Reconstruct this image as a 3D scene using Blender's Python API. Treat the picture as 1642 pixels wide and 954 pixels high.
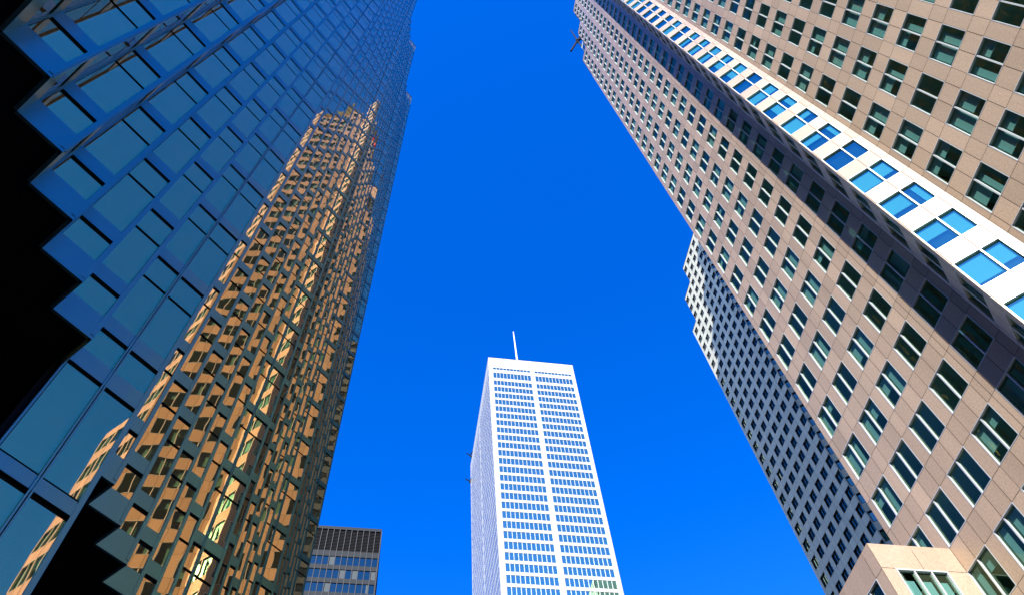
import bpy, math, random
from mathutils import Vector, Matrix

random.seed(11)
for o in list(bpy.data.objects):
    bpy.data.objects.remove(o, do_unlink=True)
scene = bpy.context.scene
col = scene.collection
EYE = 1.7                                   # camera height; all building heights below are above the eye

# ------------------------------------------------------------------ camera
RW = ((0.98683846, 0.10271176, 0.12490052), (-0.15071611, 0.86410903, 0.48020854), (-0.0586046, -0.49271278, 0.86821634))
cam = bpy.data.cameras.new('camera')
cam.sensor_width = 36.0
cam.lens = 1200.0 / 1642.0 * 36.0
cam.clip_end = 5000.0
cam.clip_start = 0.1
co = bpy.data.objects.new('camera', cam)
M = Matrix(((RW[0][0], -RW[0][1], -RW[0][2], 0), (RW[1][0], -RW[1][1], -RW[1][2], 0), (RW[2][0], -RW[2][1], -RW[2][2], EYE), (0, 0, 0, 1)))
co.matrix_world = M
col.objects.link(co)
scene.camera = co

# ------------------------------------------------------------------ light
SUN_EL = math.radians(35.0)
SX, SY = -0.415, -0.910                     # horizontal direction towards the sun
world = bpy.data.worlds.new('World')
scene.world = world
world.use_nodes = True
nt = world.node_tree
nt.nodes.clear()
sky = nt.nodes.new('ShaderNodeTexSky')
sky.sky_type = 'NISHITA'
sky.sun_disc = False
sky.sun_elevation = SUN_EL
sky.sun_rotation = math.atan2(SX, SY)
sky.altitude = 300.0
sky.air_density = 1.0
sky.dust_density = 0.1
sky.ozone_density = 5.0
hsv = nt.nodes.new('ShaderNodeHueSaturation')   # a polarised, deep blue sky
hsv.inputs['Hue'].default_value = 0.521
hsv.inputs['Saturation'].default_value = 1.32
hsv.inputs['Value'].default_value = 1.2
bg = nt.nodes.new('ShaderNodeBackground')
bg.inputs['Strength'].default_value = 0.136
wo = nt.nodes.new('ShaderNodeOutputWorld')
nt.links.new(sky.outputs[0], hsv.inputs['Color'])
nt.links.new(hsv.outputs[0], bg.inputs['Color'])
nt.links.new(bg.outputs[0], wo.inputs['Surface'])
sl = bpy.data.lights.new('sun', 'SUN')
sl.energy = 4.0
sl.angle = math.radians(0.5)
sl.color = (1.0, 0.955, 0.90)
so = bpy.data.objects.new('sun', sl)
to_sun = Vector((SX * math.cos(SUN_EL), SY * math.cos(SUN_EL), math.sin(SUN_EL)))
so.rotation_euler = to_sun.to_track_quat('Z', 'Y').to_euler()
so.location = (0, -20, 60)
col.objects.link(so)
vs = scene.view_settings
vs.view_transform = 'Standard'
vs.look = 'None'
vs.exposure = 1.4
vs.gamma = 1.0
scene.cycles.max_bounces = 8
scene.cycles.transparent_max_bounces = 8
scene.cycles.glossy_bounces = 6
scene.cycles.caustics_reflective = False
scene.cycles.caustics_refractive = False

# ------------------------------------------------------------------ materials
def mat(name):
    m = bpy.data.materials.new(name)
    m.use_nodes = True
    return m, m.node_tree, m.node_tree.nodes['Principled BSDF']

def plain(name, c, rough=0.6, metal=0.0, spec=0.5):
    m, t, b = mat(name)
    b.inputs['Base Color'].default_value = (*c, 1)
    b.inputs['Roughness'].default_value = rough
    b.inputs['Metallic'].default_value = metal
    b.inputs['Specular IOR Level'].default_value = spec
    return m

def stone(name, c, c2, speck, rough, panel=0.10, scale=9.0, spec=0.5):
    """granite: speckle, soft veining and a small difference between panels"""
    m, t, b = mat(name)
    tc = t.nodes.new('ShaderNodeTexCoord')
    n1 = t.nodes.new('ShaderNodeTexNoise'); n1.inputs['Scale'].default_value = scale; n1.inputs['Detail'].default_value = 3.0
    n2 = t.nodes.new('ShaderNodeTexNoise'); n2.inputs['Scale'].default_value = 0.5; n2.inputs['Detail'].default_value = 4.0
    mp = t.nodes.new('ShaderNodeMapping'); mp.inputs['Scale'].default_value = (1.0, 1.0, 0.07)
    t.links.new(tc.outputs['Object'], n1.inputs['Vector'])
    t.links.new(tc.outputs['Object'], mp.inputs['Vector']); t.links.new(mp.outputs[0], n2.inputs['Vector'])
    mx = t.nodes.new('ShaderNodeMix'); mx.data_type = 'RGBA'
    mx.inputs['A'].default_value = (*c, 1); mx.inputs['B'].default_value = (*c2, 1)
    r1 = t.nodes.new('ShaderNodeValToRGB')
    r1.color_ramp.elements[0].position = 0.5 - speck; r1.color_ramp.elements[1].position = 0.5 + speck
    t.links.new(n1.outputs['Fac'], r1.inputs['Fac'])
    t.links.new(r1.outputs['Color'], mx.inputs['Factor'])
    geo = t.nodes.new('ShaderNodeNewGeometry')
    mr = t.nodes.new('ShaderNodeMapRange')
    mr.inputs['To Min'].default_value = 1.0 - panel; mr.inputs['To Max'].default_value = 1.0 + panel * 0.5
    t.links.new(geo.outputs['Random Per Island'], mr.inputs['Value'])
    m2 = t.nodes.new('ShaderNodeMapRange')
    m2.inputs['From Min'].default_value = 0.3; m2.inputs['From Max'].default_value = 0.7
    m2.inputs['To Min'].default_value = 0.90; m2.inputs['To Max'].default_value = 1.07
    t.links.new(n2.outputs['Fac'], m2.inputs['Value'])
    mu = t.nodes.new('ShaderNodeMath'); mu.operation = 'MULTIPLY'
    t.links.new(mr.outputs[0], mu.inputs[0]); t.links.new(m2.outputs[0], mu.inputs[1])
    vm = t.nodes.new('ShaderNodeVectorMath'); vm.operation = 'SCALE'
    t.links.new(mx.outputs['Result'], vm.inputs[0]); t.links.new(mu.outputs[0], vm.inputs['Scale'])
    t.links.new(vm.outputs[0], b.inputs['Base Color'])
    b.inputs['Roughness'].default_value = rough
    b.inputs['Specular IOR Level'].default_value = spec
    return m

def wavy(t, b_in, scale, dist, stretch=(1, 1, 1)):
    tc = t.nodes.new('ShaderNodeTexCoord')
    mp = t.nodes.new('ShaderNodeMapping'); mp.inputs['Scale'].default_value = stretch
    no = t.nodes.new('ShaderNodeTexNoise'); no.inputs['Scale'].default_value = scale; no.inputs['Detail'].default_value = 1.0
    bp = t.nodes.new('ShaderNodeBump'); bp.inputs['Strength'].default_value = 1.0; bp.inputs['Distance'].default_value = dist
    t.links.new(tc.outputs['Object'], mp.inputs['Vector'])
    t.links.new(mp.outputs[0], no.inputs['Vector'])
    t.links.new(no.outputs['Fac'], bp.inputs['Height'])
    t.links.new(bp.outputs[0], b_in)

def mirror_glass(name, c, scale, dist, rough=0.0, stretch=(1, 1, 1), metal=1.0):
    m, t, b = mat(name)
    b.inputs['Base Color'].default_value = (*c, 1)
    b.inputs['Metallic'].default_value = metal
    b.inputs['Roughness'].default_value = rough
    wavy(t, b.inputs['Normal'], scale, dist, stretch)
    return m

def clear_glass(name, tint, base_refl, scale, dist, refl=(0.7, 0.95, 0.9)):
    """tinted window glass one can look through, reflecting more at grazing angles"""
    m = bpy.data.materials.new(name); m.use_nodes = True
    t = m.node_tree; t.nodes.clear()
    out = t.nodes.new('ShaderNodeOutputMaterial')
    tr = t.nodes.new('ShaderNodeBsdfTransparent'); tr.inputs[0].default_value = (*tint, 1)
    gl = t.nodes.new('ShaderNodeBsdfGlossy'); gl.inputs['Roughness'].default_value = 0.0
    gl.inputs['Color'].default_value = (*refl, 1)
    ge = t.nodes.new('ShaderNodeNewGeometry')                 # Schlick reflectance, the same from either side
    dt = t.nodes.new('ShaderNodeVectorMath'); dt.operation = 'DOT_PRODUCT'
    t.links.new(ge.outputs['Normal'], dt.inputs[0]); t.links.new(ge.outputs['Incoming'], dt.inputs[1])
    ab = t.nodes.new('ShaderNodeMath'); ab.operation = 'ABSOLUTE'; t.links.new(dt.outputs['Value'], ab.inputs[0])
    om = t.nodes.new('ShaderNodeMath'); om.operation = 'SUBTRACT'; om.inputs[0].default_value = 1.0; t.links.new(ab.outputs[0], om.inputs[1])
    pw = t.nodes.new('ShaderNodeMath'); pw.operation = 'POWER'; pw.inputs[1].default_value = 5.0; t.links.new(om.outputs[0], pw.inputs[0])
    fr = t.nodes.new('ShaderNodeMath'); fr.operation = 'MULTIPLY_ADD'; fr.inputs[1].default_value = 0.96; fr.inputs[2].default_value = 0.04
    t.links.new(pw.outputs[0], fr.inputs[0])
    ad = t.nodes.new('ShaderNodeMath'); ad.operation = 'ADD'; ad.inputs[1].default_value = base_refl; ad.use_clamp = True
    mx = t.nodes.new('ShaderNodeMixShader')
    t.links.new(fr.outputs[0], ad.inputs[0])
    t.links.new(ad.outputs[0], mx.inputs[0])
    t.links.new(tr.outputs[0], mx.inputs[1]); t.links.new(gl.outputs[0], mx.inputs[2])
    t.links.new(mx.outputs[0], out.inputs['Surface'])
    wavy(t, gl.inputs['Normal'], scale, dist)
    return m

M_GRANITE = stone('pink granite', (0.52, 0.385, 0.275), (0.415, 0.312, 0.222), 0.16, 0.34, 0.15, spec=0.35)
M_GRANITE2 = stone('pale granite', (0.63, 0.61, 0.46), (0.54, 0.525, 0.40), 0.16, 0.7, 0.06, spec=0.15)
M_MARBLE = stone('white marble', (0.48, 0.47, 0.43), (0.45, 0.445, 0.405), 0.2, 0.5, 0.03, 2.0)
M_JOINT = plain('dark joint', (0.055, 0.045, 0.04), 0.9)
M_ALU = plain('pale aluminium frame', (0.62, 0.66, 0.66), 0.4, 0.3)
M_WGLASS = clear_glass('office window glass', (0.36, 0.57, 0.55), 0.015, 0.8, 0.002, (0.60, 0.92, 0.58))
M_BGLASS = clear_glass('bay window glass', (0.30, 0.72, 0.74), 0.34, 0.8, 0.0012, (0.35, 0.95, 0.78))
M_BLIND = plain('pale blind', (0.66, 0.70, 0.66), 0.9)
M_ROOM = plain('office ceiling', (0.42, 0.48, 0.42), 0.9)
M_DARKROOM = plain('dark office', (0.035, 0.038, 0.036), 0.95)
M_BLUEGLASS = mirror_glass('bronze mirror glass', (0.88, 0.53, 0.215), 0.7, 0.0034, metal=0.87)
M_CLAD = plain('grey metal cladding', (0.15, 0.29, 0.23), 0.32, 1.0)
M_BLACK = plain('black metal', (0.007, 0.007, 0.008), 0.8, 0.0, 0.15)
M_SOFFIT = plain('black soffit', (0.006, 0.006, 0.007), 0.9, 0, 0.1)
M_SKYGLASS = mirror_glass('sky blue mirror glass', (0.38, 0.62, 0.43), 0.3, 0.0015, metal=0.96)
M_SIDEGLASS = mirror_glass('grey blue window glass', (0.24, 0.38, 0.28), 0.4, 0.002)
M_NAVYGLASS = mirror_glass('navy window glass', (0.12, 0.185, 0.135), 0.4, 0.002)
M_DARKSTEEL = plain('dark steel', (0.012, 0.013, 0.014), 0.7, 0.0, 0.1)
M_BANDS = plain('grey spandrel', (0.017, 0.021, 0.024), 0.7, 0.0, 0.2)
M_SHADE = plain('grey blind', (0.06, 0.075, 0.08), 0.9)
M_FIN = plain('steel fin', (0.05, 0.052, 0.055), 0.6, 0.0, 0.3)
M_WHITEPAINT = plain('white painted steel', (0.8, 0.8, 0.78), 0.5)
M_RED = plain('red enamel', (0.6, 0.02, 0.02), 0.4)
M_ROOFGREY = plain('roof felt', (0.25, 0.24, 0.23), 0.95)

# ------------------------------------------------------------------ mesh helpers
class MB:
    def __init__(s):
        s.v = []; s.f = []
    def quad(s, a, b, c, d):
        n = len(s.v); s.v += [a, b, c, d]; s.f.append((n, n + 1, n + 2, n + 3))
    def box8(s, p):
        n = len(s.v); s.v += p
        for q in ((0, 3, 2, 1), (4, 5, 6, 7), (0, 1, 5, 4), (1, 2, 6, 5), (2, 3, 7, 6), (3, 0, 4, 7)):
            s.f.append(tuple(n + i for i in q))
    def box(s, x0, x1, y0, y1, z0, z1):
        s.box8([(x0, y0, z0), (x1, y0, z0), (x1, y1, z0), (x0, y1, z0), (x0, y0, z1), (x1, y0, z1), (x1, y1, z1), (x0, y1, z1)])
    def prism(s, poly, z0, z1):
        """poly: counter-clockwise outline"""
        n = len(s.v); k = len(poly)
        s.v += [(p[0], p[1], z0) for p in poly] + [(p[0], p[1], z1) for p in poly]
        s.f.append(tuple(n + i for i in reversed(range(k))))
        s.f.append(tuple(n + k + i for i in range(k)))
        for i in range(k):
            j = (i + 1) % k
            s.f.append((n + i, n + j, n + k + j, n + k + i))
    def tube(s, a, b, r0, r1=None, seg=10):
        r1 = r0 if r1 is None else r1
        a, b = Vector(a), Vector(b)
        d = (b - a).normalized()
        u = d.orthogonal().normalized(); w = d.cross(u)
        n = len(s.v)
        for c, r in ((a, r0), (b, r1)):
            for i in range(seg):
                t = 2 * math.pi * i / seg
                s.v.append(tuple(c + u * (r * math.cos(t)) + w * (r * math.sin(t))))
        for i in range(seg):
            j = (i + 1) % seg
            s.f.append((n + i, n + j, n + seg + j, n + seg + i))
        s.f.append(tuple(n + i for i in reversed(range(seg))))
        s.f.append(tuple(n + seg + i for i in range(seg)))
    def add(s, o):
        n = len(s.v); s.v += o.v; s.f += [tuple(n + i for i in q) for q in o.f]
    def build(s, name, m, parent=None, origin=(0, 0, 0)):
        me = bpy.data.meshes.new(name)
        me.from_pydata([(p[0], p[1], p[2] + EYE) for p in s.v], [], s.f)
        me.materials.append(m); me.update()
        o = bpy.data.objects.new(name, me); col.objects.link(o)
        if parent:
            o.parent = parent
            o.matrix_parent_inverse = parent.matrix_world.inverted()
        return o

def thing(name, loc, label, cat, group=None):
    o = bpy.data.objects.new(name, None); col.objects.link(o)
    o.location = loc; o['label'] = label; o['category'] = cat
    o.matrix_world = Matrix.Translation(loc)
    if group: o['group'] = group
    return o

def structure(o):
    o['kind'] = 'structure'; return o

def project(p):
    """how large one square metre at p shows (used only to choose which repeats become parts of their own)"""
    c = [RW[0][i] * p[0] + RW[1][i] * p[1] + RW[2][i] * p[2] for i in range(3)]
    if c[2] <= 1: return None
    return 821 + 1200 * c[0] / c[2], 477 + 1200 * c[1] / c[2], math.sqrt(p[0] ** 2 + p[1] ** 2 + p[2] ** 2)

class Face:
    """a vertical facade plane: origin o (x,y), unit direction u along it, outward normal n"""
    def __init__(s, o, u, n):
        s.o = o; s.u = u; s.n = n
        s.flip = (u[0] * n[1] - u[1] * n[0]) > 0      # so that quads face outwards
    def P(s, a, z, d=0.0):
        return (s.o[0] + s.u[0] * a + s.n[0] * d, s.o[1] + s.u[1] * a + s.n[1] * d, z)
    def rect(s, mb, a0, a1, z0, z1, d=0.0):
        q = [s.P(a0, z0, d), s.P(a1, z0, d), s.P(a1, z1, d), s.P(a0, z1, d)]
        if s.flip: q.reverse()
        mb.quad(*q)
    def slab(s, mb, a0, a1, z0, z1, d0, d1):
        p = [s.P(a0, z0, d0), s.P(a1, z0, d0), s.P(a1, z0, d1), s.P(a0, z0, d1)]
        q = [s.P(a0, z1, d0), s.P(a1, z1, d0), s.P(a1, z1, d1), s.P(a0, z1, d1)]
        if not s.flip:
            p = [p[0], p[3], p[2], p[1]]; q = [q[0], q[3], q[2], q[1]]
        mb.box8(p + q)
    def score(s, a, z, area):
        p = s.P(a, z)
        r = project(p)
        if r is None: return 0
        x, y, d = r
        if not (-10 < x < 1652 and -10 < y < 964): return 0
        c = -(s.n[0] * p[0] + s.n[1] * p[1]) / d
        return max(c, 0) * area / d ** 2

def finish_windows(recs, parent, mats, name='window', limit=100):
    """recs: (score, frame MB, pane MB, blind MB); the largest in view are parts of their own, the rest one part"""
    recs.sort(key=lambda r: -r[0])
    rest = [MB(), MB(), MB()]
    for i, r in enumerate(recs):
        if i < limit and r[0] > 0:
            w = r[1].build(name, mats[0], parent)
            if r[2] is not None and r[2].f: r[2].build('pane', mats[1], w)
            if r[3] is not None and r[3].f: r[3].build('blind', mats[2], w)
        else:
            for k in range(3):
                if r[k + 1] is not None: rest[k].add(r[k + 1])
    if rest[0].f:
        w = rest[0].build(name, mats[0], parent); w['kind'] = 'stuff'
        if rest[1].f: rest[1].build('pane', mats[1], w)
        if rest[2].f: rest[2].build('blind', mats[2], w)

# ------------------------------------------------------------------ ground and street
g = MB(); g.quad((-1500, -1500, -EYE), (1500, -1500, -EYE), (1500, 1500, -EYE), (-1500, 1500, -EYE))
structure(g.build('ground', plain('ground paving', (0.20, 0.19, 0.18), 0.9)))
def asphalt():
    m, t, b = mat('asphalt')
    no = t.nodes.new('ShaderNodeTexNoise'); no.inputs['Scale'].default_value = 400.0
    rp = t.nodes.new('ShaderNodeValToRGB')
    rp.color_ramp.elements[0].color = (0.035, 0.035, 0.037, 1); rp.color_ramp.elements[1].color = (0.075, 0.075, 0.075, 1)
    t.links.new(no.outputs['Fac'], rp.inputs['Fac']); t.links.new(rp.outputs['Color'], b.inputs['Base Color'])
    b.inputs['Roughness'].default_value = 0.9
    return m
r = MB(); z = -EYE + 0.004
r.quad((1, -300, z), (16, -300, z), (16, 600, z), (1, 600, z))
structure(r.build('road', asphalt()))
mk = MB(); z = -EYE + 0.008
for k in range(-20, 60):
    mk.quad((8.4, k * 9.0, z), (8.55, k * 9.0, z), (8.55, k * 9.0 + 3.0, z), (8.4, k * 9.0 + 3.0, z))
structure(mk.build('road_markings', plain('road paint', (0.7, 0.7, 0.68), 0.7)))
pv = MB()
pv.box(-6.2, 1.0, -300, 150, -EYE, -EYE + 0.13)
pv.box(16.0, 24.9, -300, 300, -EYE, -EYE + 0.13)
structure(pv.build('pavement', plain('pavement slabs', (0.30, 0.29, 0.27), 0.9)))

# ------------------------------------------------------------------ granite tower (right)
FL = 4.165                                   # storey height
WH = 2.55                                    # window height
def wtop(n): return 29.83 + FL * n          # head of the window on storey n
tower = thing('granite_tower', (45, 14, 0), 'tall pink granite tower on the right with square windows and a bright projecting bay', 'tower')
T_STONE, T_JOINT, T_ROOM, T_DARK = MB(), MB(), MB(), MB()
T_WIN = []
GAP = 0.016

def stone_cell(F, a0, a1, z0, z1):
    if a1 - a0 < 0.03 or z1 - z0 < 0.03: return
    F.rect(T_STONE, a0 + GAP, a1 - GAP, z0 + GAP, z1 - GAP, 0.0)
    F.rect(T_JOINT, a0, a1, z0, z1, -0.03)

def granite_window(F, a0, a1, zt, splits, depth=0.13, blinds=True, rng=random):
    zb = zt - WH
    fr, pn, bl = MB(), MB(), MB()
    t = 0.042
    F.slab(fr, a0, a0 + t, zb, zt, -depth - 0.02, 0.012)       # jambs, head, sill
    F.slab(fr, a1 - t, a1, zb, zt, -depth - 0.02, 0.012)
    F.slab(fr, a0 + t, a1 - t, zt - t, zt, -depth - 0.02, 0.012)
    F.slab(fr, a0 + t, a1 - t, zb, zb + t, -depth - 0.02, 0.012)
    edges = [a0 + t]
    for s in splits:
        F.slab(fr, s - 0.04, s + 0.04, zb + t, zt - t, -depth - 0.02, -0.02)
        edges += [s - 0.04, s + 0.04]
    edges.append(a1 - t)
    lvl = rng.random()
    for k in range(0, len(edges), 2):
        e0, e1 = edges[k], edges[k + 1]
        # each pane sits very slightly out of plane
        da, dz = rng.uniform(-0.0025, 0.0025), rng.uniform(-0.0025, 0.0025)
        q = [F.P(e0, zb + t, -depth), F.P(e1, zb + t, -depth + da), F.P(e1, zt - t, -depth + da + dz), F.P(e0, zt - t, -depth + dz)]
        if F.flip: q.reverse()
        pn.quad(*q)
        if blinds and lvl < 0.6:
            w = e1 - e0
            mode = rng.random()
            drop = rng.choice((0.8, 1.1, 1.5, 1.9, 2.3)) if mode < 0.6 else 2.3
            b0, b1 = e0 + 0.05, e1 - 0.05
            if mode > 0.6:
                b0 = e1 - w * rng.uniform(0.35, 0.6)
            F.rect(bl, b0, b1, zt - 0.12 - drop, zt - 0.12, -depth - 0.11)
            F.slab(bl, b0, b1, zt - 0.16 - drop, zt - 0.12 - drop, -depth - 0.13, -depth - 0.09)
    T_WIN.append((F.score((a0 + a1) / 2, (zt + zb) / 2, (a1 - a0) * WH), fr, pn, bl))

def column(F, p0, w0, w1, p1, n0, n1, top, splits, depth=0.13, bottom=-EYE, blinds=True):
    """one window column: stone from p0 to p1, window from w0 to w1, storeys n0..n1, parapet at top"""
    rng = random.Random(int(F.o[1] * 100 + w0 * 37))
    mid = (w0 + w1) / 2 if len(splits) != 1 else splits[0]
    zt = wtop(n0) - WH
    for a, b in ((p0, w0), (w1, p1)):
        stone_cell(F, a, b, bottom, zt)
    stone_cell(F, w0, mid, bottom, zt); stone_cell(F, mid, w1, bottom, zt)
    for n in range(n0, n1 + 1):
        h = wtop(n); s = h - WH
        up = wtop(n + 1) - WH if n < n1 else top
        for a, b in ((p0, w0), (w1, p1)):
            stone_cell(F, a, b, s, h)
            stone_cell(F, a, b, h, up)
        stone_cell(F, w0, mid, h, up); stone_cell(F, mid, w1, h, up)
        granite_window(F, w0, w1, h, splits, depth, blinds, rng)

F_A = Face((30.0, 0.0), (0.0, 1.0), (-1.0, 0.0))            # the street front, a = y
YB0, YB1 = 11.93, 16.28                      # foot of the projecting bay
Y_C0 = -4.0
cols = []                                    # (p0, w0, w1, p1, top storey, parapet)
tops = {3: (32, 164.8), 2: (35, 177.2), 1: (38, 189.7), 0: (41, 202.2)}
for k in range(4):
    w0 = 19.77 + 2.952 * k
    cols.append((w0 - 0.88 if k else w0 - 0.46, w0, w0 + 2.08, 31.2 if k == 3 else w0 + 2.072, *tops[k]))
cols.append((YB1, 16.83, 18.91, 19.31, 43, 210.5))
for k, (n, z) in enumerate(((40, 198.0), (39, 193.9), (37, 185.5), (35, 177.2), (34, 173.1))):
    w0 = 9.46 - 2.955 * k
    cols.append((w0 - 0.875 if k < 4 else Y_C0, w0, w0 + 2.09, w0 + 2.08 if k else YB0, n, z))
for c in cols:
    column(F_A, c[0], c[1], c[2], c[3], -4, c[4], c[5], [(c[1] + c[2]) / 2])

# rooms behind the street front: ceilings and a back wall seen through the glass
for n in range(-4, 44):
    zc = wtop(n) + 0.10
    for (y0, y1) in ((16.4, 31.1), (Y_C0 + 0.5, 11.8)):
        if n > 32 and y0 > 16: y1 = {33: 28.3, 34: 28.3, 35: 28.3, 36: 25.4, 37: 25.4, 38: 25.4}.get(n, 22.4)
        if n > 35 and y0 < 0: y0 = 0.2 if n < 38 else 3.2
        if n > 40 and y0 < 16: continue
        T_ROOM.quad((30.26, y0, zc), (30.26, y1, zc), (35.0, y1, zc), (35.0, y0, zc))
        T_ROOM.quad((30.26, y0, zc - WH - 0.35), (30.26, y1, zc - WH - 0.35), (35.0, y1, zc - WH - 0.35), (35.0, y0, zc - WH - 0.35))

# projecting bay: D faces up the street, B faces the sun
XD, YD = 27.80, 14.10
r2 = 1 / math.sqrt(2)
LB = math.hypot(30.0 - XD, YD - YB0)
F_B = Face((XD, YD), (r2, -r2), (-r2, -r2))
T_KEEP, T_WIN = T_WIN, []
column(F_B, 0.0, 0.07, 2.60, LB, -4, 43, 210.5, [1.575], depth=0.12)
T_BAY, T_WIN = T_WIN, T_KEEP
F_D = Face((30.0, YB1), (-r2, -r2), (-r2, r2))
LD = math.hypot(30.0 - XD, YB1 - YD)
column(F_D, 0.0, 0.45, 2.60, LD, -4, 43, 210.5, [1.5], depth=0.12)
# chamfer at the near end
F_E = Face((30.0, Y_C0), (r2, -r2), (-r2, -r2))
LOW, ZLOW = 8, 64.6
column(F_E, 0.0, 0.12, 2.22, 2.30, -4, 34, 173.1, [1.2], depth=0.12)
column(F_E, 2.30, 2.38, 4.42, 4.60, -4, 33, 169.0, [3.4], depth=0.12)
column(F_E, 4.60, 4.72, 6.82, 6.90, -4, LOW, ZLOW, [5.75], depth=0.12)
column(F_E, 6.90, 6.98, 9.10, 9.20, -4, LOW, ZLOW, [8.0], depth=0.12)
column(F_E, 9.20, 9.28, 11.40, 11.60, -4, LOW, ZLOW, [10.3], depth=0.12)
F_S = Face((30.0 + 11.6 * r2, Y_C0 - 11.6 * r2), (1.0, 0.0), (0.0, -1.0))
for k in range(6):
    column(F_S, 2.95 * k, 2.95 * k + 0.45, 2.95 * k + 2.5, 2.95 * k + 2.95, -4, LOW, ZLOW, [2.95 * k + 1.475])

# dark inner volumes, roofs and an unseen crown shaped to shade the pale tower
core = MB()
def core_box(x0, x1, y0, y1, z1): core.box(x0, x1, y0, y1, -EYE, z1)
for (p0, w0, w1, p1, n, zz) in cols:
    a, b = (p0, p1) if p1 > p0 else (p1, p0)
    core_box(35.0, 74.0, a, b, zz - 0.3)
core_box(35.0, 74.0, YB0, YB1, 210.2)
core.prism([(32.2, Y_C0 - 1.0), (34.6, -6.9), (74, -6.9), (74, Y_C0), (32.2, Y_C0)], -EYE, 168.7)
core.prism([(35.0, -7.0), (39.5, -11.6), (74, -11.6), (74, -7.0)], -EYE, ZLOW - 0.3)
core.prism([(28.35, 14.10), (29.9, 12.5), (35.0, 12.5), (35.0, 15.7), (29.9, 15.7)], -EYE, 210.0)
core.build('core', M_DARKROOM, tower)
shading_crown = MB()
shading_crown.box(47, 72, -3.8, 1.0, 160, 228); shading_crown.box(47, 72, 1.0, 16, 160, 248)  # out of view; steps set so their shadow falls on the pale tower
shading_crown.box(47, 72, 16, 22, 160, 236); shading_crown.box(47, 72, 22, 28, 160, 222); shading_crown.box(47, 72, 28, 31, 160, 212)
shading_crown.box(47, 74, 31.25, 33.5, -EYE, 212)  # unseen rear strip added to widen that shadow
shading_crown.build('shading_crown', M_GRANITE, tower)
roof = MB()
for (p0, w0, w1, p1, n, zz) in cols:          # roof slabs closing each step, with the stone flank of the step
    roof.box(30.0, 36.0, p0 + 0.01, p1 - 0.01, zz - 0.35, zz - 0.05)
    roof.box(30.0, 36.0, p1 - 0.12, p1 - 0.02, zz - 14.0, zz - 0.36)
    roof.box(30.0, 36.0, p0 + 0.02, p0 + 0.12, zz - 14.0, zz - 0.36)
roof.prism([(XD + .03, YD), (30.0, YB0 + .03), (31, YB0 + .03), (31, YB1 - .03), (30.0, YB1 - .03)], 210.1, 210.4)
roof.build('roof', M_GRANITE, tower)
T_FAR = MB(); T_FAR.box(30.05, 74, 31.02, 31.2, -EYE, 164.4); T_FAR.box(73.8, 74, -7, 31, -EYE, 164.4)
T_FAR.build('end_wall', M_GRANITE, tower)
T_STONE.build('wall', M_GRANITE, tower)
T_JOINT.build('joint', M_JOINT, tower)
T_ROOM.build('ceiling', M_ROOM, tower)
finish_windows(T_WIN, tower, (M_ALU, M_WGLASS, M_BLIND))
finish_windows(T_BAY, tower, (M_ALU, M_BGLASS, M_BLIND), 'bay_window')
# set back penthouse above the lowest roof step
pent = MB(); pent.box(31.3, 36, 28.3, 30.6, 164.2, 176.5)
po = pent.build('penthouse', M_GRANITE2, tower)
F_P = Face((31.3, 0.0), (0.0, 1.0), (-1.0, 0.0))
pw = MB()
for k in range(2):
    F_P.rect(pw, 28.55 + k * 1.0, 29.25 + k * 1.0, 166.2, 169.2, 0.01)
    F_P.rect(pw, 28.55 + k * 1.0, 29.25 + k * 1.0, 170.0, 175.2, 0.01)
pw.build('pane', M_NAVYGLASS, po)
# red emblem high on the street front
sg = MB()
pts = []
for i in range(19):
    t = i / 18
    ang = math.radians(60 + 240 * min(t * 2, 1)) if t < 0.5 else math.radians(120 - 240 * (t - 0.5) * 2)
    cz = 200.3 if t < 0.5 else 198.1
    pts.append((29.9, 20.75 + 1.0 * math.cos(ang), cz + 1.1 * math.sin(ang)))
for a, b in zip(pts, pts[1:]): sg.tube(a, b, 0.33, seg=8)
sg.build('sign', M_RED, tower)

# window cleaning crane on the lowest roof step
crane = thing('roof_crane', (31.4, 30.6, 164.8 + EYE), 'small dark steel crane with crossed booms reaching over the roof edge of the granite tower', 'crane')
def at_y(px, py, Y):
    w = [RW[i][0] * (px - 821) + RW[i][1] * (py - 477) + RW[i][2] * 1200 for i in range(3)]
    return tuple(c * Y / w[1] for c in w)
node = at_y(926, 66, 32.4)
c1 = MB(); c1.tube(at_y(915.2, 48.5, 34.0), node, 0.13, 0.2); c1.tube(node, at_y(937.6, 82, 31.0), 0.16, 0.16); c1.build('jib', M_DARKSTEEL, crane)
c2 = MB(); c2.tube(at_y(933, 52, 31.3), node, 0.12, 0.18); c2.tube(node, at_y(915.6, 82.3, 33.2), 0.24, 0.24); c2.build('boom', M_DARKSTEEL, crane)
c3 = MB(); c3.tube((node[0], node[1], node[2] - 0.6), (node[0], node[1], node[2] + 0.5), 0.5, 0.42)
c3.tube(node, (node[0] + 0.9, node[1] - 0.6, node[2] + 0.4), 0.3); c3.build('winch', M_DARKSTEEL, crane)

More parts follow.
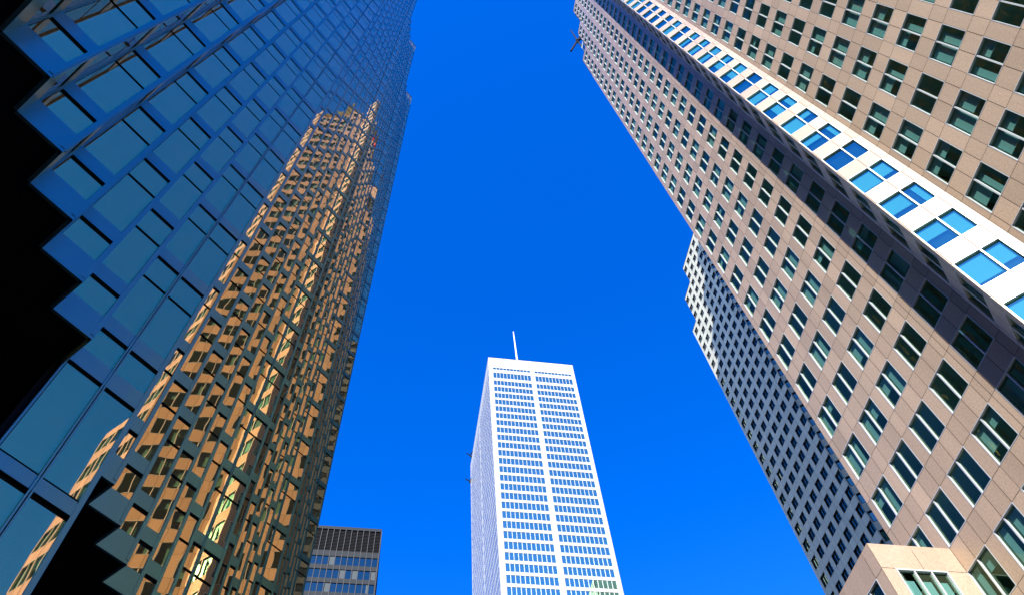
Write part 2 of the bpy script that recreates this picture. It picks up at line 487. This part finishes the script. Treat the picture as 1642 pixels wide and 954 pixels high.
# ------------------------------------------------------------------ low annex at the foot of the tower
annex = thing('granite_annex', (27.5, 30, 0), 'low pink granite block with a three pane window beside the tall pink tower', 'building')
AX, AY, AZ = 25.11, 27.75, 27.25
T_STONE, T_JOINT = MB(), MB()
F_N = Face((AX, AY), (1.0, 0.0), (0.0, -1.0))
W = 30.0 - AX - 0.004
def annex_front():
    F = F_N
    a0, a1, zt, zb = 0.78, 3.75, 25.62, 9.0
    stone_cell(F, 0, W / 2, zt, AZ); stone_cell(F, W / 2, W, zt, AZ)
    for k in range(8):
        z1 = zt - k * 2.08; z0 = z1 - 2.08
        stone_cell(F, 0, a0, z0, z1); stone_cell(F, a1, W, z0, z1)
    stone_cell(F, 0, W, -EYE, zb)
    fr, pn, bl = MB(), MB(), MB(); t = 0.085; d = 0.12
    F.slab(fr, a0, a0 + t, zb, zt, -d - 0.05, 0.02); F.slab(fr, a1 - t, a1, zb, zt, -d - 0.05, 0.02)
    F.slab(fr, a0 + t, a1 - t, zt - t, zt, -d - 0.05, 0.02); F.slab(fr, a0 + t, a1 - t, zb, zb + t, -d - 0.05, 0.02)
    ed = [a0 + t]
    for s in (1.82, 2.79):
        F.slab(fr, s - 0.045, s + 0.045, zb + t, zt - t, -d - 0.05, 0.0); ed += [s - 0.045, s + 0.045]
    ed.append(a1 - t)
    for z in (21.6, 17.5, 13.4):
        F.slab(fr, a0 + t, a1 - t, z - 0.05, z + 0.05, -d - 0.05, -0.02)
    for k in range(0, 6, 2):
        F.rect(pn, ed[k], ed[k + 1], zb + t, zt - t, -d)
        F.rect(bl, ed[k] + 0.03, ed[k + 1] - 0.03, zt - 1.75, zt - 0.45, -d - 0.25)
    w = fr.build('window', M_ALU, annex); pn.build('pane', M_WGLASS, w); bl.build('blind', M_BLIND, w)
annex_front()
F_W = Face((AX, 0.0), (0.0, 1.0), (-1.0, 0.0))
T_WIN = []
AEND = 37.0
def annex_side():
    for (p0, w0, w1, p1) in ((27.75, 28.52, 30.6, 31.4), (31.4, 31.6, 33.7, 34.35), (34.35, 34.55, 36.6, 37.0)):
        m = (w0 + w1) / 2
        stone_cell(F_W, p0, w0, 25.55, AZ); stone_cell(F_W, w0, p1, 25.55, AZ)
        z = 25.55
        while z > 5:
            stone_cell(F_W, p0, w0, z - WH, z); stone_cell(F_W, w1, p1, z - WH, z)
            stone_cell(F_W, p0, w0, z - FL, z - WH); stone_cell(F_W, w1, p1, z - FL, z - WH)
            stone_cell(F_W, w0, m, z - FL, z - WH); stone_cell(F_W, m, w1, z - FL, z - WH)
            granite_window(F_W, w0, w1, z, [m], 0.13, False)
            z -= FL
        stone_cell(F_W, p0, p1, -EYE, z)
annex_side()
T_STONE.build('wall', M_GRANITE, annex); T_JOINT.build('joint', M_JOINT, annex)
finish_windows(T_WIN, annex, (M_ALU, M_WGLASS, M_BLIND))
ab = MB(); ab.box(AX + 2.2, 29.95, AY + 1.6, AEND, -EYE, AZ - 0.4); ab.build('core', M_DARKROOM, annex)
ab = MB(); ab.box(AX + 0.02, 29.97, AY + 0.02, AEND, AZ - 0.35, AZ - 0.01); ab.build('roof', M_GRANITE, annex)
ab = MB(); ab.box(AX + 0.03, 29.97, AEND, AEND + 0.2, -EYE, AZ - 0.01); ab.build('end_wall', M_GRANITE, annex)

# ------------------------------------------------------------------ blue glass tower (left)
H = 14.8
glass = thing('glass_tower', (-14, 22, 0), 'dark blue mirror glass tower with a sawtooth front reflecting the granite tower across the street', 'tower')
def V(k): return (H * (-0.486 + 0.0012 * k), H * (0.302 + 0.0985 * k))
def C(k): v = V(k - 1); return (v[0] - 0.048 * H, v[1] + 0.0495 * H)
PIERS = (6, 14, 22, 30)
K0 = -4
STOREY = 0.2703 * H
Z0 = 1.6515 * H
ZTOP, ZTEETH = 11.95 * H, 10.9 * H
segs = []                                     # (p, q, kind, z bottom, z top, mullions at)
outline = []
k = K0
while k <= 30:
    c, v = C(k), V(k)
    zt = ZTEETH if k > 14 else ZTOP
    if k + 1 in PIERS:
        P = k + 1
        t = (0.0975 if P < 14 else 0.0935) * H
        a = (c[0] + t, c[1] + t)
        zb = -EYE if P == 6 else H
        nc = C(P + 1)
        segs.append((c, a, 'pier', zb, ZTOP)); segs.append((a, nc, 'back', zb, ZTOP))
        outline += [c, a]
        k += 2
    else:
        segs.append((c, v, 'front', H, zt)); segs.append((v, C(k + 1), 'return', H, zt))
        outline += [c, v]
        k += 1
end_c = C(31)
outline.append(end_c)
CLAD, BACK = MB(), MB()
G_WIN = []
rg = random.Random(5)
def plate(F, a0, a1, z0, z1, d, warp=0.0):
    mb = MB()
    x = [rg.uniform(-warp, warp) for _ in range(2)]
    q = [F.P(a0, z0, d), F.P(a1, z0, d + x[0]), F.P(a1, z1, d + x[0] + x[1]), F.P(a0, z1, d + x[1])]
    if F.flip: q.reverse()
    mb.quad(*q)
    G_WIN.append((F.score((a0 + a1) / 2, (z0 + z1) / 2, (a1 - a0) * (z1 - z0)), mb, None, None))
def glass_face(p, q, kind, zb, zt):
    L = math.hypot(q[0] - p[0], q[1] - p[1])
    u = ((q[0] - p[0]) / L, (q[1] - p[1]) / L)
    F = Face(p, u, (u[1], -u[0]))
    F.rect(BACK, 0, L, zb, zt, -0.09)
    if kind == 'back':
        bays = [(0.06, L / 2 - 0.05), (L / 2 + 0.05, L - 0.06)]
        F.slab(CLAD, L / 2 - 0.04, L / 2 + 0.04, zb, zt, -0.09, 0.02)
    elif kind == 'pier':
        bays = [(0.07, L / 2 - 0.05), (L / 2 + 0.05, L - 0.10)]
        F.slab(CLAD, L / 2 - 0.05, L / 2 - 0.012, zb, zt, -0.09, 0.05); F.slab(CLAD, L / 2 + 0.012, L / 2 + 0.05, zb, zt, -0.09, 0.05)
    elif kind == 'front':
        bays = [(0.06, L - 0.11)]
    else:
        bays = [(0.06, L - 0.05)]
    e1 = L - 0.10 if kind in ('front', 'pier') else L
    # edge strip beside the corner
    if kind in ('front', 'pier'): F.slab(CLAD, L - 0.105, L - 0.012, zb, zt, -0.09, 0.022)
    elif kind in ('return', 'facet', 'back'): F.slab(CLAD, 0.012, 0.05, zb, zt, -0.08, 0.022)
    F.slab(CLAD, 0.0 if kind != 'return' else L - 0.05, 0.05 if kind != 'return' else L, zb, zt, -0.085, 0.003) if kind in ('front', 'pier', 'return') else None
    base = zb
    if zb < 0:                                # tall panes of the pier below the soffit
        z = H + 0.15
        F.slab(CLAD, 0.05, e1, z - 0.02, z + 0.55, -0.09, 0.012)
        while z > 0:
            z2 = z - 0.2353 * H
            for a, b in bays: plate(F, a, b, z2 + 0.42, z - 0.15, -0.01, 0.0012)
            F.slab(CLAD, 0.05, e1, z2, z2 + 0.36, -0.09, 0.012)
            z = z2
        base = H + 0.70
    else:
        F.slab(CLAD, 0.0, L - 0.012 if kind == 'front' else L, zb - 0.12, zb + 0.72, -0.07, 0.010)
        base = zb + 0.74
    n = -2
    while True:
        z = Z0 + STOREY * n                   # dark gap, then spandrel band, tall pane, gap, short pane
        lo = z - 0.074 * H
        if lo > zt: break
        for a, b in bays:
            s0, s1 = max(lo, base), min(z - 0.075, zt - 0.3)
            if s1 - s0 > 0.2: plate(F, a, b, s0, s1, -0.015, 0.0012)
            t0, t1 = z + 0.62, min(z + STOREY - 0.074 * H - 0.12, zt - 0.3)
            if t1 - t0 > 0.2: plate(F, a, b, t0, t1, -0.015, 0.0012)
        if z + 0.60 < zt: F.slab(CLAD, 0.05, e1, z + 0.075, z + 0.60, -0.09, 0.006)
        n += 1
    F.slab(CLAD, 0.0, L, zt - 0.3, zt + 0.02, -0.07, 0.030)
for s in segs: glass_face(*s)
CLAD.build('cladding', M_CLAD, glass)
BACK.build('shadow_gap', M_BLACK, glass)
finish_windows([(r[0], r[1], None, None) for r in G_WIN], glass, (M_BLUEGLASS, M_BLUEGLASS, M_BLUEGLASS))
# body: soffit, inner volume and roof
def inset(pt, d): return (pt[0] - d, pt[1])
poly = [inset(p, 0.10) for p in outline]
poly2 = poly + [(-46.0, outline[-1][1]), (-46.0, outline[0][1])]
body = MB(); body.prism(poly2, H + 0.02, ZTEETH - 0.1); bo = body.build('core', M_BLACK, glass)
sof = MB()
n0 = len(sof.v)
sof.v += [(p[0], p[1], H) for p in poly2]; sof.f.append(tuple(reversed(range(len(poly2)))))
sof.build('soffit', M_SOFFIT, glass)
up = MB(); up.box(-46, -9.3, outline[0][1], 46.5, ZTEETH - 0.2, ZTOP - 0.1)
up.build('penthouse', M_BLACK, glass)
end = MB(); end.box(-46, outline[-1][0] - 0.2, outline[-1][1] - 0.05, outline[-1][1] + 0.15, H, ZTEETH); end.box(-46, outline[0][0] - 0.1, outline[0][1] - 0.15, outline[0][1], H, ZTOP)
end.build('end_wall', M_BLACK, glass)
lob = MB(); lob.box(-44, -17, outline[0][1] + 4, outline[-1][1] - 4, -EYE, H - 0.01)
lob.build('lobby', M_BLACK, glass)
p6 = [C(5), (C(5)[0] + 0.0975 * H, C(5)[1] + 0.0975 * H)]
pc = MB(); a = p6[1]
pc.prism([(p6[0][0] - 0.2, p6[0][1]), (a[0] - 0.15, a[1]), C(7), (C(7)[0] - 1.0, C(7)[1])], -EYE, H)
pc.build('column', M_BLACK, glass)

# ------------------------------------------------------------------ white marble tower with the antenna
white = thing('white_tower', (47, 195, 0), 'slender white marble tower with long rows of blue windows and an antenna on its roof', 'tower')
WX0, WX1, WY0, WY1, WZ = 30.3, 64.6, 165.0, 222.0, 247.8
WSTONE = MB(); W_WIN = []
F_F = Face((0.0, WY0), (1.0, 0.0), (0.0, -1.0))
F_L = Face((WX0, 0.0), (0.0, 1.0), (-1.0, 0.0))
rows = [(239.6, 240.9), (234.1, 237.6)]
z = 232.4
while z > 4:
    rows.append((z - 2.8, z)); z -= 3.955
def slot_facade(F, edges, groups, rows, top, pitch_w, mb, recs, depth, thin):
    """white wall with ribbons of separate windows"""
    zs = top
    for (z0, z1) in rows:
        F.rect(mb, edges[0], edges[1], z1, zs)
        zs = z0
        x = edges[0]
        for (g0, g1, n) in groups:
            F.rect(mb, x, g0, z0, z1)
            p = (g1 - g0 + thin) / n
            for i in range(n):
                a0 = g0 + i * p; a1 = a0 + p - thin
                fr = MB()
                F.slab(fr, a1, a1 + thin, z0, z1, -depth - 0.05, -0.02) if i < n - 1 else None
                F.rect(fr, a0, a1, z0, z0, 0)
                fr.f = fr.f[:-1] ; fr.v = fr.v[:-4]
                # reveal of the opening
                q = [F.P(a0, z1, 0), F.P(a1, z1, 0), F.P(a1, z1, -depth), F.P(a0, z1, -depth)]
                fr.quad(*(q if F.flip else q[::-1]))
                q = [F.P(a0, z0, 0), F.P(a1, z0, 0), F.P(a1, z0, -depth), F.P(a0, z0, -depth)]
                fr.quad(*(q[::-1] if F.flip else q))
                if i == 0: fr.quad(F.P(a0, z0, 0), F.P(a0, z1, 0), F.P(a0, z1, -depth), F.P(a0, z0, -depth))
                if i == n - 1: fr.quad(F.P(a1, z0, 0), F.P(a1, z1, 0), F.P(a1, z1, -depth), F.P(a1, z0, -depth))
                pn = MB()
                da = rg.uniform(-0.006, 0.006)
                qq = [F.P(a0, z0, -depth), F.P(a1, z0, -depth + da), F.P(a1, z1, -depth + da), F.P(a0, z1, -depth)]
                if F.flip: qq.reverse()
                pn.quad(*qq)
                recs.append((F.score(a0, z0, 1.0), fr, pn, None))
            x = g1
        F.rect(mb, x, edges[1], z0, z1)
    F.rect(mb, edges[0], edges[1], -EYE, zs)
slot_facade(F_F, (WX0, WX1), ((31.95, 46.66, 11), (48.45, 63.2, 11)), rows, WZ, 1.3, WSTONE, W_WIN, 0.10, 0.15)
W_SIDE = []
slot_facade(F_L, (WY0, WY1), ((166.4, 192.6, 19), (194.4, 220.6, 19)), rows, WZ, 1.3, WSTONE, W_SIDE, 0.035, 0.26)
WSTONE.build('wall', M_MARBLE, white)
wb = MB(); wb.box(WX0 + 0.6, WX1 - 0.02, WY0 + 0.6, WY1, -EYE, WZ - 0.2); wb.build('core', M_MARBLE, white)
wr = MB(); wr.box(WX0, WX1, WY0, WY1, WZ - 0.19, WZ); wr.build('roof', M_ROOFGREY, white)
finish_windows(W_WIN, white, (M_MARBLE, M_SKYGLASS, M_BLIND))
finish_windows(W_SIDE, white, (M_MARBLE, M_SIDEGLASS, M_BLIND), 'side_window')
an = MB()
ax, ay = 47.6, 186.0
an.tube((ax, ay, WZ), (ax - 0.3, ay, WZ + 30), 0.50, 0.45, 12); an.tube((ax - 0.3, ay, WZ + 30), (ax - 0.55, ay, 303.0), 0.42, 0.2, 12)
an.build('antenna', M_WHITEPAINT, white)
for (zz, yy, lab) in ((250.0, 218.5, 'small steel davit arm at the upper left roof edge of the white tower'), (238.0, 222.2, 'small pale bracket arm lower down the left edge of the white tower')):
    d = thing('davit_arm', (WX0, yy, zz + EYE), lab, 'bracket')
    m = MB(); m.tube((WX0 + 0.2, yy, zz - 1.0), (WX0 - 0.5, yy, zz + 0.3), 0.35); m.build('post', M_DARKSTEEL, d)
    m = MB(); m.tube((WX0 - 0.5, yy, zz + 0.3), (WX0 - 2.2, yy - 0.5, zz + 0.9), 0.22); m.tube((WX0 - 0.5, yy, zz + 0.3), (WX0 + 0.6, yy - 1.5, zz + 1.6), 0.22); m.build('arm', M_DARKSTEEL, d)

# ------------------------------------------------------------------ pale granite tower beyond the right one
pale = thing('pale_tower', (100, 80, 0), 'pale granite tower with stepped top standing behind the pink granite tower, mostly in shade', 'tower')
F_G = Face((80.0, 0.0), (0.0, 1.0), (-1.0, 0.0))
T_STONE, T_JOINT = MB(), MB()
P_WIN = []
def pale_column(F, p0, w0, w1, p1, zhead, ztop, nrows, pitch=4.15, h=2.32, d=0.28):
    m = (w0 + w1) / 2
    up = ztop
    z = zhead
    for i in range(nrows):
        stone_cell(F, p0, w0, z, up); stone_cell(F, w1, p1, z, up); stone_cell(F, w0, w1, z, up)
        stone_cell(F, p0, w0, z - h, z); stone_cell(F, w1, p1, z - h, z)
        fr, pn = MB(), MB()
        t = 0.05
        F.slab(fr, w0, w0 + t, z - h, z, -d - 0.02, 0.008); F.slab(fr, w1 - t, w1, z - h, z, -d - 0.02, 0.008)
        F.slab(fr, w0 + t, w1 - t, z - t, z, -d - 0.02, 0.008); F.slab(fr, w0 + t, w1 - t, z - h, z - h + t, -d - 0.02, 0.008)
        F.slab(fr, m - 0.04, m + 0.04, z - h + t, z - t, -d - 0.02, -0.10)
        for a, b in ((w0 + t, m - 0.04), (m + 0.04, w1 - t)):
            x = rg.uniform(-0.006, 0.006)
            q = [F.P(a, z - h + t, -d), F.P(b, z - h + t, -d + x), F.P(b, z - t, -d + x), F.P(a, z - t, -d)]
            if F.flip: q.reverse()
            pn.quad(*q)
        P_WIN.append((F.score(m, z, h * (w1 - w0)), fr, pn, None))
        up = z - h
        z -= pitch
    stone_cell(F, p0, p1, -EYE, up)
ptops = []
for k in range(24):
    w0 = 102.42 - 2.965 * k
    st = 138.31 + 4.15 * (10 if k == 0 else 13 if k < 3 else 15)
    top = st + 1.4
    if k == 0: p1 = 105.0
    else: p1 = w0 + 1.82
    p0 = w0 - 1.145
    nr = int((st - 6) / 4.15)
    pale_column(F_G, p0, w0, w0 + 1.82, p1, st, top, nr)
    ptops.append((p0, p1, top))
F_PB = Face((78.5, 83.0), (r2, -r2), (-r2, -r2))             # its own projecting bay
pale_column(F_PB, 0.0, 0.16, 1.96, 2.12, 188.0, 190.4, 30)
F_PD = Face((80.0, 84.5), (-r2, -r2), (-r2, r2))
pale_column(F_PD, 0.0, 0.16, 1.96, 2.12, 188.0, 190.4, 30)
pq = MB(); pq.prism([(78.52, 83.0), (80.0, 81.52), (80.3, 83.0), (80.0, 84.48)], 190.0, 190.35)
pq.prism([(78.95, 83.0), (80.0, 81.95), (80.3, 83.0), (80.0, 84.05)], -EYE, 189.9); pq.build('bay', M_GRANITE2, pale)
T_STONE.build('wall', M_GRANITE2, pale); T_JOINT.build('joint', M_JOINT, pale)
finish_windows(P_WIN, pale, (M_FIN, M_NAVYGLASS, M_BLIND))
pb = MB()
for (p0, p1, top) in ptops: pb.box(80.35, 120, p0, p1, -EYE, top - 0.1)
pb.build('core', M_GRANITE2, pale)
F_PN = Face((80.4, 105.0), (1.0, 0.0), (0.0, 1.0))
pw = MB()
for i in range(13):
    for j in range(42): F_PN.rect(pw, 0.6 + i * 2.97, 2.9 + i * 2.97, 4 + j * 4.15, 6.7 + j * 4.15, 0.012)
pw.build('end_window', M_NAVYGLASS, pale)
pb = MB()
for (p0, p1, top) in ptops: pb.box(80.0, 80.36, p0 + 0.01, p1 - 0.01, top - 0.3, top - 0.01)
pb.box(80.03, 80.36, 104.8, 104.98, -EYE, ptops[0][2] - 0.3)
pb.build('parapet', M_GRANITE2, pale)

# ------------------------------------------------------------------ black tower down the street
black = thing('black_tower', (-13, 165, 0), 'black steel tower with a dark louvred top floor seen just beyond the glass tower', 'tower')
BX1, BY, BZ = -2.95, 152.0, 142.6
F_K = Face((BX1, BY), (-1.0, 0.0), (0.0, -1.0))
F_K2 = Face((BX1, BY), (0.0, 1.0), (1.0, 0.0))
bands, louv, fins = MB(), MB(), MB()
B_WIN = []
for F, nb in ((F_K, 16), (F_K2, 14)):
    P = 1.51; L = P * nb
    F.slab(bands, 0.0, L, BZ - 0.9, BZ, -0.5, 0.10)
    F.slab(bands, 0.0, L, 133.0, 134.7, -0.5, 0.03)
    F.rect(louv, 0.0, L, 134.7, BZ - 0.9, -0.25)
    for i in range(14): F.slab(louv, 0.0, L, 134.9 + i * 0.48, 135.1 + i * 0.48, -0.25, -0.12)
    z = 133.0
    while z > 2:
        F.slab(bands, 0.0, L, z - 4.0, z - 2.7, -0.5, 0.03)
        for i in range(nb):
            fr, pn, bl = MB(), MB(), MB()
            F.slab(fr, i * P + 0.06, i * P + 0.10, z - 2.7, z, -0.2, -0.02); F.slab(fr, i * P + P - 0.10, i * P + P - 0.06, z - 2.7, z, -0.2, -0.02)
            x = rg.uniform(-0.005, 0.005)
            q = [F.P(i * P + 0.1, z - 2.7, -0.15), F.P(i * P + P - 0.1, z - 2.7, -0.15 + x), F.P(i * P + P - 0.1, z, -0.15 + x), F.P(i * P + 0.1, z, -0.15)]
            if F.flip: q.reverse()
            pn.quad(*q)
            u = rg.random()
            if u < 0.13: F.rect(bl, i * P + 0.12, i * P + P - (0.12 if u < 0.09 else 0.9), z - 2.65, z - 0.05, -0.14)
            B_WIN.append((F.score(i * P, z, 1.0) if F is F_K else 0, fr, pn, bl))
        z -= 4.0
    for i in range(nb + 1): F.slab(fins, i * P - 0.06, i * P + 0.06, -EYE, BZ - 0.9, -0.06, 0.16)
bands.build('spandrel', M_BANDS, black); louv.build('louvre', M_BLACK, black); fins.build('fin', M_FIN, black)
finish_windows(B_WIN, black, (M_DARKSTEEL, M_NAVYGLASS, M_SHADE))
bb = MB(); bb.box(BX1 - 1.51 * 16, BX1 - 0.4, BY + 0.4, BY + 21, -EYE, BZ - 0.02); bb.build('core', M_BLACK, black)

# ------------------------------------------------------------------ unseen wing and blocks, added to cut stray sky light
shade_wing = MB(); shade_wing.box(-46, -7.6, -38, outline[0][1] - 0.2, H, ZTOP - 0.2)  # unseen near end, added to keep sky light off the granite front
wo_ = shade_wing.build('shade_wing', M_BLACK, glass)
wp = MB()
F_Wg = Face((-7.6, 0.0), (0.0, 1.0), (1.0, 0.0))
n = -2
while Z0 + STOREY * n < ZTOP - 5:
    for i in range(18):
        F_Wg.rect(wp, -37.8 + i * 2.05, -35.9 + i * 2.05, Z0 + STOREY * n + 0.6, Z0 + STOREY * n + 3.9, 0.01)
    n += 1
wp.build('blocker_windows', M_NAVYGLASS, wo_)
def add_sky_blocker(x0, x1, y0, y1, h, label, c):  # out-of-view block added to deepen the shade on the granite tower
    t = thing('sky_blocker', ((x0 + x1) / 2, (y0 + y1) / 2, 0), label, 'building', 'unseen blocks added to cut sky light')
    m = plain(label.split()[1] + ' wall', c, 0.9)
    b = MB(); b.box(x0, x1, y0, y1, -EYE, h); b.build('wall', m, t)
    w = MB()
    for (o, u, nn, L) in (((x0, y0), (1, 0), (0, -1), x1 - x0), ((x1, y0), (0, 1), (1, 0), y1 - y0), ((x0, y0), (0, 1), (-1, 0), y1 - y0), ((x0, y1), (1, 0), (0, 1), x1 - x0)):
        F = Face(o, u, nn); z = 3.0
        while z < h - 3:
            a = 1.0
            while a < L - 2.5:
                F.rect(w, a, a + 1.8, z, z + 2.0, 0.01); a += 3.0
            z += 4.0
    w.build('blocker_windows', M_NAVYGLASS, t)
add_sky_blocker(-46, -9, 58, 140, 38, 'unseen grey block added left beyond the glass tower to cut sky light', (0.10, 0.10, 0.10))
add_sky_blocker(34, 76, 46, 150, 30, 'unseen brown block added right beyond the annex to cut sky light', (0.14, 0.11, 0.09))
add_sky_blocker(-60, 60, -110, -80, 48, 'unseen dark block added across the street behind the viewer to cut sky light', (0.09, 0.085, 0.08))
add_sky_blocker(46, 90, -70, -16, 28, 'unseen tan block added before the granite tower to cut sky light', (0.16, 0.13, 0.10))
